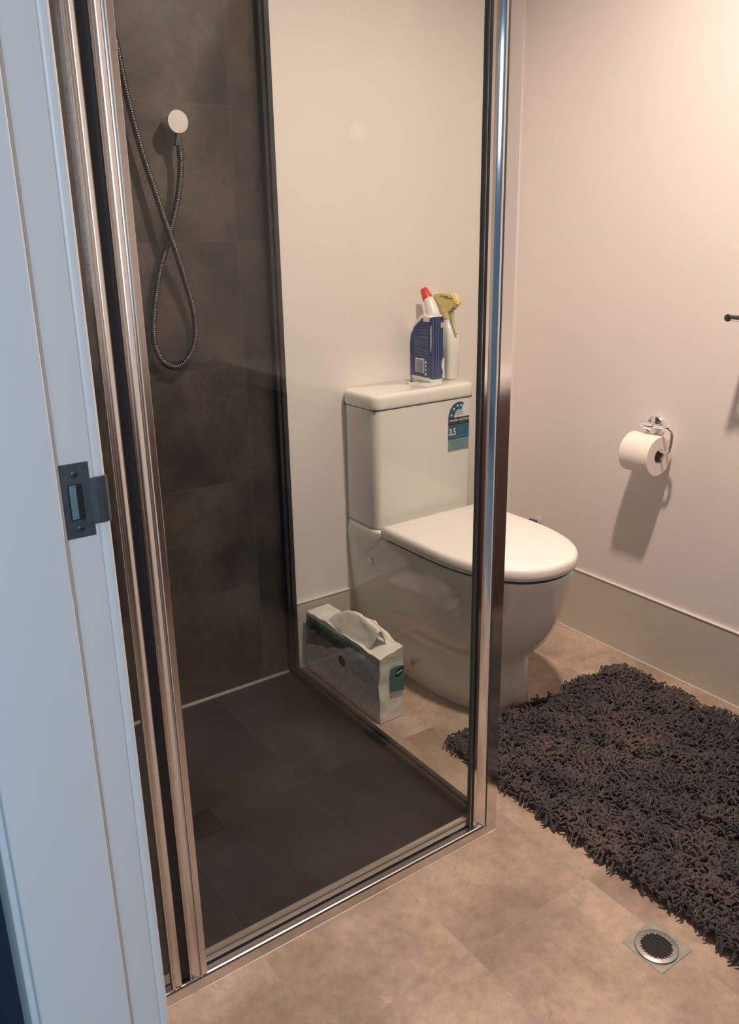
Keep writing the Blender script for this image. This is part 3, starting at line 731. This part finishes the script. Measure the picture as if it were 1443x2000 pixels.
# towel rail just entering on the right: the end cap, the bracket to the wall and the rail running out of frame
tr = thing('towel_rail', 'chrome towel rail with a dark end cap at the right edge of the photo', 'towel rail', (XR, -.836, 1.06))
tx, ty, tz = XR-.133, -.8362, 1.0602
bm = BM(); tube(bm, [(XR, ty, tz), (tx+.006, ty, tz)], [.0095, .0085], 24); obj('bracket', bm, M['chrome'], tr, smooth=True)
bm = BM(); disc(bm, (tx+.006, ty, tz), (-1, 0, 0), .0088, .006, 28, bev=.001); obj('end_cap', bm, M['screw'], tr, smooth=True)
bm = BM(); tube(bm, [(XR-.008, ty, tz), (XR, ty, tz)], .0165, 28); obj('flange', bm, M['chrome'], tr, smooth=True)
bm = BM(); tube(bm, [(tx+.010, ty-.003, tz), (tx+.010, ty-.66, tz)], .0088, 24); obj('rail', bm, M['chrome'], tr, smooth=True)
bm = BM(); tube(bm, [(XR, ty-.65, tz), (tx, ty-.65, tz)], [.0095, .0085], 24); obj('bracket', bm, M['chrome'], tr, smooth=True)

sv = thing('stop_valve', 'small chrome stop valve on the right wall just above the toilet cover', 'valve', (XR, -.146, .335))
bm = BM(); tube(bm, [(XR, -.146, .333), (XR-.035, -.146, .333)], .0095, 16); obj('spindle', bm, M['chrome'], sv, smooth=True)
bm = BM(); tube(bm, [(XR-.030, -.160, .337), (XR-.030, -.132, .337)], .0075, 14); obj('handle', bm, M['screw'], sv, smooth=True)

# ================================================================== SHAG RUG
RX0, RX1, RY0, RY1 = .116, .787, -1.66, -.590
base = BM(); prism(base, rrect(RX0+.013, RX1-.013, RY0, RY1-.013, .03, 6), .001, .010, 'z')
rg = thing('shag_rug', 'dark charcoal shaggy bath rug lying on the beige floor tiles', 'rug', (.45, -1.12, 0))
obj('rug_backing', base, M['rug'], rg)
def rug_pile():
    nst = 26000; K = 6
    bx = rng.uniform(RX0, RX1, nst); by = rng.uniform(RY0, RY1, nst)
    # more strands at the rim so the outline is ragged
    vis = (by > -1.50); bx, by = bx[vis], by[vis]; nst = len(bx)
    def nz(fx, ph, s):  # smooth pseudo noise from sines
        return np.sin(bx*fx*1.3+by*fx*.7+ph)+np.sin(bx*fx*-.6+by*fx*1.1+ph*2.3)*.8+np.sin(bx*fx*2.1-by*fx*1.7+ph*.7)*.5
    ang = nz(22, .3, 1)*1.3 + nz(60, 2.1, 1)*.9 + rng.normal(0, .7, nst)
    ln = rng.uniform(.014, .030, nst)
    hgt = rng.uniform(.009, .024, nst) + .005*nz(38, 1.2, 1)
    hgt = np.clip(hgt, .004, .032)
    edge = np.minimum(np.minimum(bx-RX0, RX1-bx), np.minimum(by-RY0, RY1-by))
    wid = rng.uniform(.0020, .0033, nst)
    t = np.linspace(0, 1, K)[:, None]
    curl = rng.normal(0, 1.5, nst)
    a = ang + curl*t
    # integrate path
    step = ln/(K-1)
    bx = np.where(rng.random(nst) < .035, RX0 + rng.uniform(.002, .012, nst), bx)
    px = bx + np.concatenate([np.zeros((1, nst)), np.cumsum(np.cos(a[:-1])*step, 0)])
    py = by + np.concatenate([np.zeros((1, nst)), np.cumsum(np.sin(a[:-1])*step, 0)])
    pz = .008 + hgt*np.sin(np.pi*np.clip(t*1.15, 0, 1)*.62)*1.1
    pz = pz - np.maximum(0, t-.6)*hgt*.5*(rng.random(nst) > .4)
    out = (px < RX0-.012) | (px > RX1+.012) | (py > RY1+.012)
    pz = np.where(out, np.minimum(pz, .008), pz); pz = np.maximum(pz, .003)
    n = 5
    w_ = wid*np.array([.8, 1., 1.1, 1.05, .9, .5])[:, None]
    dxx = np.gradient(px, axis=0); dyy = np.gradient(py, axis=0); m_ = np.hypot(dxx, dyy)+1e-9
    ox, oy = -dyy/m_, dxx/m_
    V = np.zeros((nst, K, n, 3))
    for k in range(n):
        c_, s_ = math.cos(2*math.pi*k/n), math.sin(2*math.pi*k/n)
        V[:, :, k, 0] = (px+ox*w_*c_).T; V[:, :, k, 1] = (py+oy*w_*c_).T; V[:, :, k, 2] = (pz+w_*s_*.9).T
    V[..., 2] = np.maximum(V[..., 2], .001)
    idx = np.arange(nst*K*n).reshape(nst, K, n); r1 = idx[:, :-1]; r2_ = idx[:, 1:]
    F = np.stack([r1, np.roll(r1, -1, 2), np.roll(r2_, -1, 2), r2_], -1).reshape(-1, 4)
    V = V.reshape(-1, 3) - np.array(ORG[rg.name])
    me = bpy.data.meshes.new('rug_pile')
    me.vertices.add(len(V)); me.vertices.foreach_set('co', V.ravel())
    me.loops.add(F.size); me.loops.foreach_set('vertex_index', F.ravel().astype(np.int32))
    me.polygons.add(len(F)); me.polygons.foreach_set('loop_start', np.arange(0, F.size, 4, dtype=np.int32))
    me.polygons.foreach_set('loop_total', np.full(len(F), 4, dtype=np.int32))
    me.polygons.foreach_set('use_smooth', np.ones(len(F), dtype=bool))
    me.update(calc_edges=True); me.validate(); me.materials.append(M['rug'])
    o = bpy.data.objects.new('rug_pile', me); COL.objects.link(o); o.parent = rg; o['kind'] = 'stuff'
rug_pile()

# ================================================================== OUT OF FRAME: what the glass and chrome reflect
va = thing('vanity_unit', 'dark timber vanity with a white basin top against the right wall', 'vanity', (.62, -2.15, 0))
obj('cabinet', B(.200, XR-.001, -2.60, -1.655, .14, .785, bev=.002), M['wood'], va)
obj('basin_top', B(.185, XR-.001, -2.61, -1.640, .786, .842, bev=.008, seg=3), M['white_gloss'], va, smooth=True)
obj('plinth', B(.25, XR-.001, -2.58, -1.70, .0, .139), M['wood'], va)
for y in (-2.575, -2.12):
    d_ = obj('cabinet_door', B(.182, .1995, y, y+.445, .155, .765, bev=.003), M['wood'], va)
    obj('handle', B(.165, .1815, y+.19, y+.24, .70, .712, bev=.003), M['chrome'], d_)
lc = thing('linen_cabinet', 'low dark timber linen cabinet along the front wall beside the vanity', 'cabinet', (-.35, -2.5, 0))  # unseen cabinet, added so the shower glass reflects something dark
obj('cabinet', B(-.86, .15, YS+.005, -2.40, .0, .80, bev=.003), M['wood'], lc)
obj('worktop', B(-.87, .16, YS+.005, -2.385, .801, .825, bev=.004), M['wood'], lc)
# ceiling downlight fitting
cl = thing('ceiling_light', 'round recessed ceiling downlight with warm diffuser', 'ceiling light', (LX, LY, CH))
bm = BM(); rings = []
for r_, z in ((.060, CH), (.060, CH-.006), (.050, CH-.008), (.048, CH-.004)): rings.append([(LX+r_*math.cos(2*math.pi*k/40), LY+r_*math.sin(2*math.pi*k/40), z) for k in range(40)])
loft(bm, rings, False, False); obj('bezel', bm, M['jamb'], cl, smooth=True)
bm = BM(); disc(bm, (LX, LY, CH-.003), (0, 0, 1), .048, .002, 32); obj('diffuser', bm, M['lampdif'], cl)
